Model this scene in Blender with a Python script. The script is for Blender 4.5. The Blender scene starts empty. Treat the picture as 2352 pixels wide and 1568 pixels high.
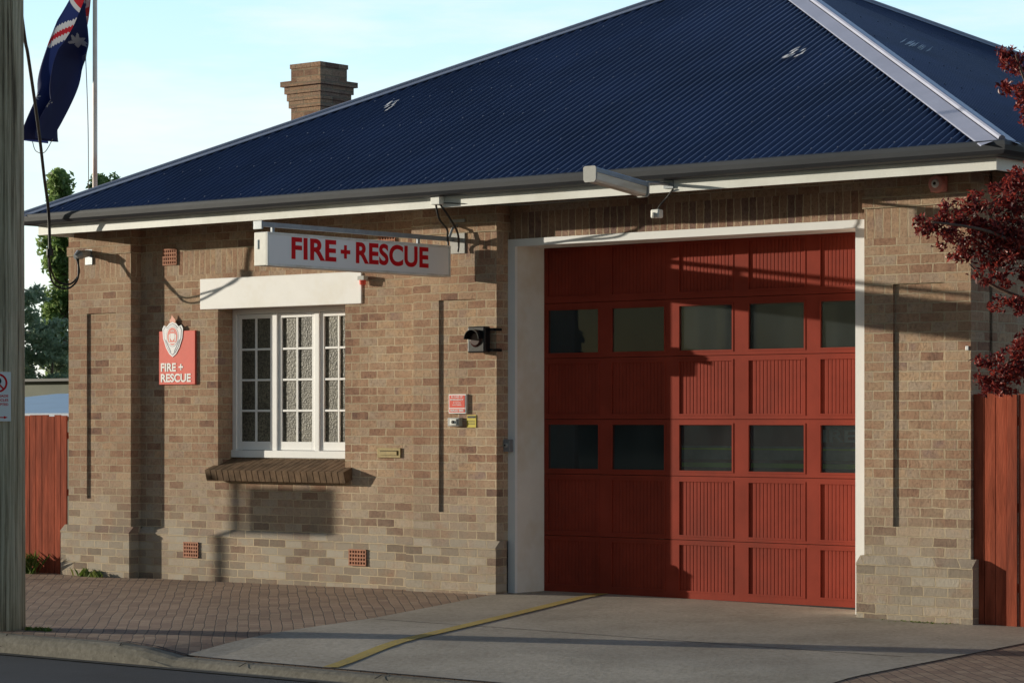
import bpy, math, random
from mathutils import Vector, Matrix
random.seed(7)
S=bpy.context.scene
COL=S.collection
S.view_settings.view_transform='Standard'
S.view_settings.look='None'
S.view_settings.exposure=0

# ------------------------------------------------------------------ materials
def newmat(name):
    m=bpy.data.materials.new(name); m.use_nodes=True
    nt=m.node_tree; b=nt.nodes['Principled BSDF']
    return m,nt,b
def N(nt,t,**k):
    n=nt.nodes.new(t)
    for a,v in k.items(): setattr(n,a,v)
    return n
def L(nt,a,b): nt.links.new(a,b)
def rgba(c): return (c[0],c[1],c[2],1)
def ramp(nt,fac,stops,interp='LINEAR'):
    r=N(nt,'ShaderNodeValToRGB'); r.color_ramp.interpolation=interp
    e=r.color_ramp.elements
    while len(e)<len(stops): e.new(0.5)
    for i,(p,c) in enumerate(stops):
        e[i].position=p; e[i].color=rgba(c)
    L(nt,fac,r.inputs[0]); return r.outputs[0]
def noise(nt,vec,scale,detail=3,rough=.6):
    n=N(nt,'ShaderNodeTexNoise'); n.inputs['Scale'].default_value=scale
    n.inputs['Detail'].default_value=detail; n.inputs['Roughness'].default_value=rough
    if vec is not None: L(nt,vec,n.inputs['Vector'])
    return n.outputs['Fac']
def pos(nt): return N(nt,'ShaderNodeNewGeometry').outputs['Position']
def mixc(nt,fac,a,b,mode='MIX'):
    m=N(nt,'ShaderNodeMix',data_type='RGBA',blend_type=mode)
    for s,v in ((m.inputs[0],fac),(m.inputs[6],a),(m.inputs[7],b)):
        if isinstance(v,bpy.types.NodeSocket): L(nt,v,s)
        elif isinstance(v,(int,float)): s.default_value=v
        else: s.default_value=rgba(v)
    return m.outputs[2]
def math_(nt,op,a,b=None,c=None):
    m=N(nt,'ShaderNodeMath',operation=op)
    for s,v in zip(m.inputs,(a,b,c)):
        if v is None: continue
        if isinstance(v,bpy.types.NodeSocket): L(nt,v,s)
        else: s.default_value=v
    return m.outputs[0]
def bump(nt,b,h,strength=.4,dist=.01):
    n=N(nt,'ShaderNodeBump'); n.inputs['Strength'].default_value=strength
    n.inputs['Distance'].default_value=dist; L(nt,h,n.inputs['Height']); L(nt,n.outputs[0],b.inputs['Normal'])
def scalevec(nt,v,s):
    m=N(nt,'ShaderNodeVectorMath',operation='MULTIPLY'); L(nt,v,m.inputs[0]); m.inputs[1].default_value=s
    return m.outputs[0]

def paint(name,c,rough=.5,var=.15,scale=6,metal=0,stretch=(1,1,1),bs=.15,dirt=None,spec=.4):
    m,nt,b=newmat(name); p=scalevec(nt,pos(nt),stretch)
    n=noise(nt,p,scale,4,.65)
    lo=[x*(1-var) for x in c]; hi=[min(1,x*(1+var)) for x in c]
    col=ramp(nt,n,[(.3,lo),(.7,hi)])
    if dirt:
        n2=noise(nt,p,scale*.35,4,.7)
        f=ramp(nt,n2,[(.5,(0,0,0)),(.72,(1,1,1))])
        col=mixc(nt,f,col,dirt)
    L(nt,col,b.inputs['Base Color'])
    b.inputs['Roughness'].default_value=rough; b.inputs['Metallic'].default_value=metal
    b.inputs['Specular IOR Level'].default_value=spec
    if bs: 
        n3=noise(nt,p,scale*8,2,.6); bump(nt,b,n3,bs,.004)
    return m

PAL=[(0,(.25,.155,.125)),(.12,(.43,.255,.175)),(.25,(.52,.36,.245)),(.37,(.48,.295,.20)),(.50,(.56,.40,.28)),(.62,(.51,.325,.22)),(.75,(.53,.41,.315)),(.88,(.61,.42,.275)),(1,(.40,.275,.23))]
def brick(name,soldier=None,pal=PAL,mortar=(.70,.57,.40),w=.226,h=.0795,ms=.0058,dist=.012):
    m,nt,b=newmat(name)
    p=pos(nt)
    wob=N(nt,'ShaderNodeTexNoise'); wob.inputs['Scale'].default_value=14; wob.inputs['Detail'].default_value=2; L(nt,p,wob.inputs['Vector'])
    wv=N(nt,'ShaderNodeVectorMath',operation='MULTIPLY_ADD'); L(nt,wob.outputs['Color'],wv.inputs[0]); wv.inputs[1].default_value=(.015,.015,.015)
    L(nt,p,wv.inputs[2])
    sp=N(nt,'ShaderNodeSeparateXYZ'); L(nt,wv.outputs[0],sp.inputs[0])
    u=math_(nt,'ADD',sp.outputs[0],sp.outputs[1])
    u=math_(nt,'ADD',u,40.0)
    cb=N(nt,'ShaderNodeCombineXYZ')
    z=sp.outputs[2]
    if soldier is not None:
        z=math_(nt,'SUBTRACT',z,soldier+.003); L(nt,z,cb.inputs[0]); L(nt,u,cb.inputs[1])
    else:
        z=math_(nt,'ADD',z,4.3)
        L(nt,u,cb.inputs[0]); L(nt,z,cb.inputs[1])
    bt=N(nt,'ShaderNodeTexBrick'); L(nt,cb.outputs[0],bt.inputs['Vector'])
    bt.inputs['Color1'].default_value=(0,0,0,1); bt.inputs['Color2'].default_value=(1,1,1,1); bt.inputs['Mortar'].default_value=(.5,.5,.5,1)
    bt.inputs['Scale'].default_value=1; bt.inputs['Mortar Size'].default_value=ms; bt.inputs['Mortar Smooth'].default_value=.2
    bt.inputs['Brick Width'].default_value=.256 if soldier is not None else w; bt.inputs['Row Height'].default_value=h
    bt.offset=0 if soldier is not None else .5
    n4=noise(nt,p,4.5,3,.6)
    tone=math_(nt,'ADD',math_(nt,'MULTIPLY',bt.outputs['Color'],.88),math_(nt,'MULTIPLY',math_(nt,'SUBTRACT',n4,.35),.5))
    col=ramp(nt,tone,pal)
    n1=noise(nt,p,40,5,.78)
    col=mixc(nt,.66,col,ramp(nt,n1,[(.32,(.34,.30,.28)),(.52,(.93,.92,.90)),(.8,(1.0,1.0,1.0))]),'MULTIPLY')
    n2=noise(nt,p,1.1,4,.65)
    col=mixc(nt,.5,col,ramp(nt,n2,[(.3,(.62,.57,.59)),(.62,(1,1,1))]),'MULTIPLY')
    lowf=N(nt,'ShaderNodeMapRange'); L(nt,sp.outputs[2],lowf.inputs[0]); lowf.inputs[1].default_value=.45; lowf.inputs[2].default_value=1.2; lowf.inputs[3].default_value=.85; lowf.inputs[4].default_value=0
    gf=math_(nt,'MULTIPLY',lowf.outputs[0],ramp(nt,n4,[(.30,(.4,.4,.4)),(.55,(1,1,1))]))
    col=mixc(nt,gf,col,mixc(nt,bt.outputs['Color'],mixc(nt,n1,(.17,.145,.12),(.31,.265,.21)),(.51,.465,.39)))
    mc=mixc(nt,ramp(nt,n2,[(.35,(0,0,0)),(.7,(1,1,1))]),[x*.6 for x in mortar],mortar)
    mf=math_(nt,'MULTIPLY',bt.outputs['Fac'],ramp(nt,n1,[(.3,(.6,.6,.6)),(.5,(1,1,1))]))
    col=mixc(nt,mf,col,mc)
    L(nt,col,b.inputs['Base Color']); b.inputs['Roughness'].default_value=.92
    b.inputs['Specular IOR Level'].default_value=.10
    hgt=math_(nt,'SUBTRACT',1.0,bt.outputs['Fac'])
    hgt=math_(nt,'ADD',hgt,math_(nt,'MULTIPLY',n1,.8))
    hgt=math_(nt,'ADD',hgt,math_(nt,'MULTIPLY',bt.outputs['Color'],.5))
    bump(nt,b,hgt,.85,dist)
    return m

M={}
M['brick']=brick('brown_brick')
M['sol_low']=brick('soldier_brick_low',soldier=3.15)
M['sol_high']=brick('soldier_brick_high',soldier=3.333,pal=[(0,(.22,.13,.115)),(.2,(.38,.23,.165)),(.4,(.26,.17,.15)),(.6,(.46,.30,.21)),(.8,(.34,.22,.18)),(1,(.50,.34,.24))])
M['brickcap']=brick('brick_capping',pal=[(0,(.40,.25,.20)),(.5,(.55,.39,.29)),(1,(.64,.49,.37))])
M['chimneybrick']=brick('chimney_brick',pal=[(0,(.18,.11,.09)),(.25,(.40,.25,.17)),(.5,(.50,.33,.22)),(.75,(.37,.25,.19)),(1,(.54,.37,.25))],mortar=(.38,.31,.22))
M['sill']=paint('sill_brick',(.155,.10,.062),.85,.45,7,bs=.6,spec=.15)
M['white']=paint('white_paint',(.92,.91,.90),.5,.02,5,dirt=(.86,.83,.78))
M['whitetrim']=paint('white_frame_paint',(.93,.93,.93),.4,.02,5)
M['cream']=paint('cream_render',(.88,.85,.79),.8,.04,3,dirt=(.76,.67,.54),bs=.5)
M['fascia']=paint('fascia_paint',(.88,.89,.85),.5,.05,3,dirt=(.72,.72,.66))
M['gutter']=paint('gutter_grey',(.045,.050,.060),.5,.2,4,stretch=(.3,1,1),spec=.25)
M['soffit']=paint('soffit_dark',(.10,.075,.055),.8,.2,4)
M['black']=paint('black_plastic',(.010,.010,.011),.4,.2,9)
M['cable']=paint('cable_black',(.02,.02,.02),.5,.2,9)
M['galv']=paint('galvanised_steel',(.33,.36,.39),.45,.15,12,metal=.4)
M['greyplastic']=paint('grey_plastic',(.42,.42,.40),.5,.1,9)
M['redsign']=paint('red_sign_face',(.80,.11,.075),.5,.06,4,spec=.2)
M['redtext']=paint('red_lettering',(.70,.008,.014),.5,.05,4,spec=.2)
M['whitetext']=paint('white_lettering',(.88,.88,.88),.4,.02,4)
M['signface']=paint('sign_acrylic',(.97,.95,.93),.35,.01,3,dirt=(.93,.90,.87))
M['signcase']=paint('sign_casing',(.88,.86,.80),.5,.08,8,dirt=(.66,.58,.46))
M['yellow']=paint('yellow_plate',(.62,.50,.03),.5,.08,4)
M['brass']=paint('aged_brass',(.20,.15,.06),.45,.25,20,metal=.4)
M['terra']=paint('terracotta',(.46,.21,.13),.85,.2,14)
M['hole']=paint('vent_dark',(.012,.009,.008),.9,.2,5)
M['alarm']=paint('alarm_red',(.80,.34,.29),.5,.1,10)
M['door']=paint('door_red_paint',(.285,.044,.026),.62,.16,2.2,dirt=(.215,.040,.026),bs=.1,spec=.08)
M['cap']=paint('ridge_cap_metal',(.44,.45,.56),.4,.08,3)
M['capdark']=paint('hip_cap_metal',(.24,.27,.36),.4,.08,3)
M['roof']=paint('navy_corrugated_steel',(.044,.066,.145),.36,.25,.9,metal=.1,bs=0)
M['screw']=paint('roof_screw',(.14,.17,.26),.4,.1,3,bs=0)
M['foil']=paint('anchor_foil',(.75,.75,.75),.35,.3,40,metal=.2,bs=1)
M['bark']=paint('bark',(.16,.11,.085),.9,.3,14,stretch=(1,1,.3),bs=.6)
M['lamp']=paint('lamp_diffuser',(.76,.73,.64),.3,.12,14,stretch=(1,.2,1),dirt=(.5,.45,.35))
M['fencered']=paint('fence_red_stain',(.33,.080,.045),.9,.40,5,stretch=(3,3,.35),dirt=(.20,.055,.036),bs=.6,spec=.08)
M['rust']=paint('flagpole_paint',(.78,.76,.74),.5,.08,2,dirt=(.55,.25,.16))
M['rope']=paint('rope',(.25,.24,.22),.9,.1,30)
M['truckred']=paint('truck_red',(.30,.05,.04),.35,.05,2)
M['truckgrey']=paint('truck_grey',(.40,.37,.30),.5,.3,6)
M['lime']=paint('lime_stripe',(.75,.97,.10),.4,.05,2)
M['darkglass']=paint('dark_glass',(.02,.025,.03),.1,.1,2,bs=0)
M['tyre']=paint('tyre',(.02,.02,.02),.9,.1,8)
M['shedwall']=paint('shed_wall',(.19,.20,.16),.8,.1,2)
M['shedroof']=paint('shed_roof_blue',(.26,.33,.44),.4,.1,2)
M['darktrim']=paint('dark_trim',(.05,.05,.05),.6,.1,2)
M['unseenwood']=paint('unseen_woodland',(.05,.065,.04),.9,.5,.08,bs=0,spec=0)
def simple(name,c,rough=.7,trans=0):
    m,nt,b=newmat(name); b.inputs['Base Color'].default_value=rgba(c); b.inputs['Roughness'].default_value=rough
    if trans:
        out=nt.nodes['Material Output']; t=N(nt,'ShaderNodeBsdfTranslucent'); t.inputs[0].default_value=rgba(c)
        mx=N(nt,'ShaderNodeMixShader'); mx.inputs[0].default_value=trans; L(nt,b.outputs[0],mx.inputs[1]); L(nt,t.outputs[0],mx.inputs[2]); L(nt,mx.outputs[0],out.inputs[0])
    return m
M['fnavy']=simple('flag_navy',(.018,.030,.115),.8,.4)
M['fred']=simple('flag_red',(.36,.02,.03),.8,.4)
M['fwhite']=simple('flag_white',(.44,.45,.48),.8,.4)

m,nt,b=newmat('weathered_pole_timber'); p=pos(nt)
n1=noise(nt,scalevec(nt,p,(20,20,.4)),1.9,7,.7); n2=noise(nt,p,2.2,3)
c=ramp(nt,n1,[(.36,(.13,.10,.065)),(.46,(.42,.35,.235)),(.56,(.66,.58,.42)),(.7,(.74,.67,.51))])
c=mixc(nt,ramp(nt,n2,[(.45,(0,0,0)),(.7,(.5,.5,.5))]),c,(.44,.41,.28))
L(nt,c,b.inputs['Base Color']); b.inputs['Roughness'].default_value=.9; bump(nt,b,n1,1,.05); M['pole']=m

m,nt,b=newmat('door_glass')
out=nt.nodes['Material Output']; tr=N(nt,'ShaderNodeBsdfTransparent'); tr.inputs[0].default_value=(.82,.87,.90,1)
gl=N(nt,'ShaderNodeBsdfGlossy'); gl.inputs['Roughness'].default_value=.04; gl.inputs[0].default_value=(.7,.82,.95,1)
df=N(nt,'ShaderNodeBsdfDiffuse'); df.inputs[0].default_value=(.10,.12,.125,1)
lw=N(nt,'ShaderNodeFresnel'); lw.inputs[0].default_value=1.5
mx=N(nt,'ShaderNodeMixShader'); L(nt,lw.outputs[0],mx.inputs[0]); L(nt,tr.outputs[0],mx.inputs[1]); L(nt,gl.outputs[0],mx.inputs[2])
mx2=N(nt,'ShaderNodeMixShader'); dn=noise(nt,scalevec(nt,pos(nt),(1,1,.6)),2,3); L(nt,ramp(nt,dn,[(.3,(.16,.16,.16)),(.75,(.42,.42,.42))]),mx2.inputs[0])
L(nt,mx.outputs[0],mx2.inputs[1]); L(nt,df.outputs[0],mx2.inputs[2]); L(nt,mx2.outputs[0],out.inputs[0]); M['glass']=m

m,nt,b=newmat('hammered_glass'); p=pos(nt)
v=N(nt,'ShaderNodeTexVoronoi'); v.inputs['Scale'].default_value=52; L(nt,p,v.inputs['Vector'])
n2=noise(nt,p,34,3,.7)
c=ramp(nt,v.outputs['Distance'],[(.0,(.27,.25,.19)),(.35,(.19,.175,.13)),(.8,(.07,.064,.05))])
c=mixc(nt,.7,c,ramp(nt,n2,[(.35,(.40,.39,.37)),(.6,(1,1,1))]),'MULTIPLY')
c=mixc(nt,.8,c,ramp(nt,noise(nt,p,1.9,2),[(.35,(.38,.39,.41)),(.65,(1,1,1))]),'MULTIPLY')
L(nt,c,b.inputs['Base Color']); b.inputs['Roughness'].default_value=.4; b.inputs['Specular IOR Level'].default_value=.4
bump(nt,b,math_(nt,'ADD',v.outputs['Distance'],math_(nt,'MULTIPLY',n2,.5)),.35,.005); M['hammer']=m

def groundmat(name,cols,scale,rough=.9,bs=.4,big=.6):
    m,nt,b=newmat(name); p=pos(nt)
    n1=noise(nt,p,scale,5,.75); n2=noise(nt,p,.8,4,.65)
    c=ramp(nt,n1,[(.25,cols[0]),(.5,cols[1]),(.75,cols[2])])
    c=mixc(nt,big,c,ramp(nt,n2,[(.3,(.55,.53,.50)),(.68,(1,1,1))]),'MULTIPLY')
    L(nt,c,b.inputs['Base Color']); b.inputs['Roughness'].default_value=rough; b.inputs['Specular IOR Level'].default_value=.25
    bump(nt,b,n1,bs,.010); return m
M['concrete']=groundmat('worn_concrete',[(.34,.295,.235),(.49,.435,.36),(.61,.55,.465)],24,big=.75)
M['kerb']=groundmat('kerb_concrete',[(.12,.11,.09),(.20,.185,.155),(.29,.27,.23)],22)
M['pan']=groundmat('gutter_pan',[(.035,.034,.032),(.06,.058,.053),(.10,.095,.085)],22)
M['asphalt']=groundmat('asphalt',[(.035,.038,.046),(.062,.066,.076),(.10,.105,.118)],90,bs=.7)
M['soil']=groundmat('grass_and_soil',[(.04,.06,.02),(.07,.09,.035),(.12,.12,.06)],3)
M['yline']=groundmat('worn_yellow_paint',[(.38,.33,.22),(.58,.43,.13),(.64,.46,.12)],26)
m,nt,b=newmat('clay_pavers'); p=pos(nt)
mp=N(nt,'ShaderNodeMapping'); mp.inputs['Rotation'].default_value=(0,0,math.radians(45)); L(nt,p,mp.inputs[0])
wob=N(nt,'ShaderNodeTexNoise'); wob.inputs['Scale'].default_value=2; wob.inputs['Detail'].default_value=1; L(nt,p,wob.inputs['Vector'])
ad=N(nt,'ShaderNodeVectorMath',operation='MULTIPLY_ADD'); L(nt,wob.outputs['Color'],ad.inputs[0]); ad.inputs[1].default_value=(.05,.05,0); L(nt,mp.outputs[0],ad.inputs[2])
bt=N(nt,'ShaderNodeTexBrick'); L(nt,ad.outputs[0],bt.inputs['Vector'])
bt.inputs['Color1'].default_value=(0,0,0,1); bt.inputs['Color2'].default_value=(1,1,1,1); bt.inputs['Mortar'].default_value=(.5,.5,.5,1)
bt.inputs['Scale'].default_value=1; bt.inputs['Brick Width'].default_value=.18; bt.inputs['Row Height'].default_value=.09; bt.inputs['Mortar Size'].default_value=.005; bt.inputs['Mortar Smooth'].default_value=.4
c=ramp(nt,bt.outputs['Color'],[(0,(.32,.20,.14)),(.5,(.41,.265,.18)),(1,(.47,.32,.22))])
n1=noise(nt,p,30,4,.7); n2=noise(nt,p,.9,3)
c=mixc(nt,.5,c,ramp(nt,n1,[(.3,(.5,.5,.5)),(.7,(1,1,1))]),'MULTIPLY'); c=mixc(nt,.6,c,ramp(nt,n2,[(.3,(.55,.55,.5)),(.65,(1,1,1))]),'MULTIPLY')
c=mixc(nt,bt.outputs['Fac'],c,(.09,.065,.05)); L(nt,c,b.inputs['Base Color']); b.inputs['Roughness'].default_value=.9
bump(nt,b,math_(nt,'ADD',math_(nt,'SUBTRACT',1.0,bt.outputs['Fac']),math_(nt,'MULTIPLY',n1,.4)),.7,.012); M['paver']=m

def leafmat(name,cols,trans=.3,rough=.5):
    m,nt,b=newmat(name); out=nt.nodes['Material Output']
    g=N(nt,'ShaderNodeNewGeometry'); c=ramp(nt,g.outputs['Random Per Island'],[(0,cols[0]),(.5,cols[1]),(1,cols[2])])
    L(nt,c,b.inputs['Base Color']); b.inputs['Roughness'].default_value=rough
    t=N(nt,'ShaderNodeBsdfTranslucent'); L(nt,c,t.inputs[0]); mx=N(nt,'ShaderNodeMixShader'); mx.inputs[0].default_value=trans
    L(nt,b.outputs[0],mx.inputs[1]); L(nt,t.outputs[0],mx.inputs[2]); L(nt,mx.outputs[0],out.inputs[0]); return m
M['plum']=leafmat('plum_leaves',[(.055,.007,.009),(.17,.018,.018),(.50,.085,.06)],.38,.4)
M['poplar']=leafmat('poplar_leaves',[(.15,.23,.07),(.23,.34,.11),(.34,.44,.17)],.5)
M['gum']=leafmat('hazed_gum_leaves',[(.26,.33,.22),(.36,.44,.28),(.48,.54,.38)],.5,.8)  # leaf colours lightened to put distance haze into them
M['weed']=leafmat('weed_leaves',[(.08,.15,.02),(.14,.21,.04),(.26,.27,.08)])

# ------------------------------------------------------------------ mesh builder
class MB:
    def __init__(s): s.v=[];s.f=[];s.m=[];s.mats=[]
    def mi(s,mat):
        m=M[mat] if isinstance(mat,str) else mat
        if m not in s.mats: s.mats.append(m)
        return s.mats.index(m)
    def face(s,pts,mat):
        i=len(s.v); s.v+= [tuple(p) for p in pts]; s.f.append(tuple(range(i,i+len(pts)))); s.m.append(s.mi(mat))
    def box(s,x0,x1,y0,y1,z0,z1,mat,T=None):
        i=len(s.v)
        c=[(x0,y0,z0),(x1,y0,z0),(x1,y1,z0),(x0,y1,z0),(x0,y0,z1),(x1,y0,z1),(x1,y1,z1),(x0,y1,z1)]
        if T: c=[tuple(T@Vector(p)) for p in c]
        s.v+=c; k=s.mi(mat)
        for f in ((0,3,2,1),(4,5,6,7),(0,1,5,4),(1,2,6,5),(2,3,7,6),(3,0,4,7)):
            s.f.append(tuple(i+j for j in f)); s.m.append(k)
    def tube(s,pts,r,mat,seg=8,caps=True):
        pts=[Vector(p) for p in pts]; k=s.mi(mat); rs=r if isinstance(r,(list,tuple)) else [r]*len(pts)
        base=len(s.v); prev=None
        for j,p in enumerate(pts):
            d=(pts[min(j+1,len(pts)-1)]-pts[max(j-1,0)]).normalized()
            if prev is None:
                a=Vector((0,0,1)) if abs(d.z)<.9 else Vector((1,0,0))
                u=d.cross(a).normalized()
            else: u=(prev-d*prev.dot(d)).normalized()
            prev=u; w=d.cross(u)
            for q in range(seg):
                an=2*math.pi*q/seg; s.v.append(tuple(p+(u*math.cos(an)+w*math.sin(an))*rs[j]))
        for j in range(len(pts)-1):
            for q in range(seg):
                a=base+j*seg+q; b=base+j*seg+(q+1)%seg
                s.f.append((a,b,b+seg,a+seg)); s.m.append(k)
        if caps:
            s.f.append(tuple(base+q for q in range(seg))[::-1]); s.m.append(k)
            e=base+(len(pts)-1)*seg; s.f.append(tuple(e+q for q in range(seg))); s.m.append(k)
    def prism(s,poly,a,b,mat,fn):
        n=len(poly); i=len(s.v); k=s.mi(mat)
        s.v+=[tuple(fn(p,a)) for p in poly]+[tuple(fn(p,b)) for p in poly]
        s.f.append(tuple(range(i,i+n))[::-1]); s.m.append(k)
        s.f.append(tuple(range(i+n,i+2*n))); s.m.append(k)
        for j in range(n):
            q=(j+1)%n; s.f.append((i+j,i+q,i+n+q,i+n+j)); s.m.append(k)
    def grid(s,P,mat):
        k=s.mi(mat); i=len(s.v); nu=len(P); nv=len(P[0])
        for r in P: s.v+=[tuple(p) for p in r]
        for a in range(nu-1):
            for b in range(nv-1):
                q=i+a*nv+b; s.f.append((q,q+1,q+nv+1,q+nv)); s.m.append(k)
    def make(s,name,parent=None,bevel=0,smooth=False,fix=True,**props):
        vs=[Vector(p) for p in s.v]
        mn=[min(p[i] for p in vs) for i in range(3)]; mx=[max(p[i] for p in vs) for i in range(3)]
        o=Vector(((mn[0]+mx[0])/2,(mn[1]+mx[1])/2,mn[2]))
        me=bpy.data.meshes.new(name); me.from_pydata([tuple(p-o) for p in vs],[],s.f)
        for m in s.mats: me.materials.append(m)
        me.polygons.foreach_set('material_index',s.m)
        if smooth: me.polygons.foreach_set('use_smooth',[True]*len(me.polygons))
        if fix:
            import bmesh
            bm=bmesh.new(); bm.from_mesh(me); bmesh.ops.recalc_face_normals(bm,faces=bm.faces); bm.to_mesh(me); bm.free()
        me.update()
        ob=bpy.data.objects.new(name,me); COL.objects.link(ob)
        place(ob,o,parent)
        if bevel:
            bv=ob.modifiers.new('bevel','BEVEL'); bv.width=bevel; bv.segments=2; bv.limit_method='ANGLE'
        for k,v in props.items(): ob[k]=v
        return ob
WL={}
def place(ob,world,parent):
    WL[ob.name]=Vector(world)
    if parent is not None:
        ob.parent=parent; ob.location=Vector(world)-WL[parent.name]
    else: ob.location=world
def empty(name,loc,parent=None,**props):
    e=bpy.data.objects.new(name,None); COL.objects.link(e); e.empty_display_size=.2; place(e,loc,parent)
    for k,v in props.items(): e[k]=v
    return e
def text(body,mat,origin,xd,yd,w,h,name='lettering',parent=None,bold=.012,ext=.002,spacing=1.0):
    """fit the words into a w x h rectangle whose lower-left corner is origin"""
    cu=bpy.data.curves.new('t','FONT'); cu.body=body; cu.size=1; cu.offset=bold; cu.extrude=0; cu.space_character=spacing
    to=bpy.data.objects.new('t',cu); COL.objects.link(to); bpy.context.view_layer.update()
    me=bpy.data.meshes.new_from_object(to.evaluated_get(bpy.context.evaluated_depsgraph_get()))
    bpy.data.objects.remove(to)
    xs=[v.co.x for v in me.vertices]; ys=[v.co.y for v in me.vertices]
    x0,x1,y0,y1=min(xs),max(xs),min(ys),max(ys)
    xd=Vector(xd).normalized(); yd=Vector(yd).normalized(); nd=xd.cross(yd)
    for v in me.vertices:
        v.co=xd*((v.co.x-x0)/(x1-x0)-.5)*w+yd*((v.co.y-y0)/(y1-y0))*h
    me.materials.clear(); me.materials.append(M[mat])
    ob=bpy.data.objects.new(name,me); COL.objects.link(ob)
    place(ob,Vector(origin)+xd*w/2+nd*ext,parent); return ob

# ------------------------------------------------------------------ camera
C=Vector((10.528,-18.542,1.6625)); F=Vector((-.6368,.7711,0)); R=Vector((.7711,.6368,0))
cam=bpy.data.objects.new('camera',bpy.data.cameras.new('camera')); COL.objects.link(cam)
cam.data.sensor_width=36; cam.data.lens=36*6000/2352; cam.data.shift_y=178/2352; cam.data.clip_end=3000
cam.matrix_world=Matrix.Translation(C)@Matrix((R,Vector((0,0,1)),-F)).transposed().to_4x4()
S.camera=cam

# ------------------------------------------------------------------ light
d=Vector((2.6,1,-.325)).normalized()
sun=bpy.data.objects.new('sun',bpy.data.lights.new('sun','SUN')); COL.objects.link(sun)
sun.rotation_euler=d.to_track_quat('-Z','Y').to_euler(); sun.location=(-30,-12,12)
sun.data.energy=5; sun.data.angle=math.radians(.5); sun.data.color=(1,.915,.75)
el=math.asin(-d.z); az=math.atan2(-d.x,-d.y)
w=bpy.data.worlds.new('World'); S.world=w; w.use_nodes=True; nt=w.node_tree; bg=nt.nodes['Background']
sk=N(nt,'ShaderNodeTexSky'); sk.sky_type='NISHITA'; sk.sun_disc=False; sk.sun_elevation=el; sk.sun_rotation=az; sk.air_density=1; sk.dust_density=.6; sk.ozone_density=1.5
g=N(nt,'ShaderNodeTexCoord').outputs['Generated']
# overhead and away from the low sun the sky is deeper, so shade stays cool and dark
mn=N(nt,'ShaderNodeVectorMath',operation='MINIMUM'); L(nt,scalevec(nt,sk.outputs[0],(.50,.50,.50)),mn.inputs[0]); mn.inputs[1].default_value=(9.0,8.0,6.6)
sx=N(nt,'ShaderNodeSeparateXYZ'); L(nt,g,sx.inputs[0])
haze=ramp(nt,sx.outputs[2],[(0,(.82,.88,.87)),(.06,(.74,.88,.92)),(.16,(.50,.78,.94)),(.42,(.13,.26,.50)),(1,(.05,.11,.26))])
dt=N(nt,'ShaderNodeVectorMath',operation='DOT_PRODUCT'); L(nt,g,dt.inputs[0]); dt.inputs[1].default_value=(-.5547,.832,0)
azf=ramp(nt,dt.outputs['Value'],[(0,(.03,.03,.03)),(.25,(.20,.20,.20)),(.62,(1,1,1))])
de=N(nt,'ShaderNodeVectorMath',operation='DOT_PRODUCT'); L(nt,g,de.inputs[0]); de.inputs[1].default_value=(.98,.1,0)
aze=ramp(nt,de.outputs['Value'],[(.4,(0,0,0)),(.95,(.70,.64,.59))])
az2=mixc(nt,1.0,azf,aze,'ADD')
hz=mixc(nt,1.0,haze,az2,'MULTIPLY'); hz=scalevec(nt,hz,(6.5,6.5,6.5))
sm=N(nt,'ShaderNodeVectorMath',operation='ADD'); L(nt,mn.outputs[0],sm.inputs[0]); L(nt,hz,sm.inputs[1])
cl=noise(nt,scalevec(nt,g,(1.6,1.6,9)),3.1,6,.6)
cf=ramp(nt,cl,[(.50,(0,0,0)),(.72,(.6,.6,.6))])
col=mixc(nt,math_(nt,'MULTIPLY',cf,azf),sm.outputs[0],(7.0,6.9,6.8))
L(nt,col,bg.inputs[0]); bg.inputs[1].default_value=.15

# ------------------------------------------------------------------ terrain
def ss(x): x=max(0,min(1,x)); return x*x*(3-2*x)
def gz(X,Y):
    b=.045*math.exp(-((X+4.2)/3.5)**2)*math.exp(min(Y,0)/3.5)+.014*min(Y,0)
    r=ss((X+4.5)/.7)*ss((2.2-X)/.8)
    return b-r*.075*ss((-3.6-Y)/1.4)
b=MB(); b.box(-1500,1500,-1500,1500,-1,-.22,'soil'); b.make('ground',kind='structure')
xs=[-60,-40,-30,-22,-16]+[-13+.35*i for i in range(60)]+[9,14,25,40,60]
ys=[-4.9+.15*i for i in range(14)]+[-2.6,-2,-1.5,-1,-.5,0,.5,1.2,3,10.5]
b=MB(); b.grid([[(x,y,gz(x,y)) for y in ys] for x in xs],'paver'); b.make('pavement',kind='structure')
b=MB(); b.box(-60,60,-16,-5.20,-.5,-.20,'asphalt'); b.make('road',kind='structure')
prof=[(-4.9,0),(-4.94,.004),(-5.0,-.002),(-5.03,-.02),(-5.06,-.06),(-5.08,None)]
P=[]
for x in xs:
    row=[]
    for (y,dz) in prof:
        z=-.196 if dz is None else max(gz(x,-4.9)+dz,-.194)
        row.append((x,y,z))
    P.append(row)
b=MB(); b.grid(P,'kerb'); b.grid([[(x,-5.08,-.196),(x,-5.20,-.194)] for x in xs],'pan')
x=-14.0
while x<8:
    zt=gz(x,-4.9)+.007
    b.face([(x,-4.9,zt),(x+.018,-4.9,zt),(x+.018,-5.0,zt),(x,-5.0,zt)],'hole')
    b.face([(x,-5.0,zt),(x+.018,-5.0,zt),(x+.018,-5.07,-.15),(x,-5.07,-.15)],'hole')
    x+=1.35
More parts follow.
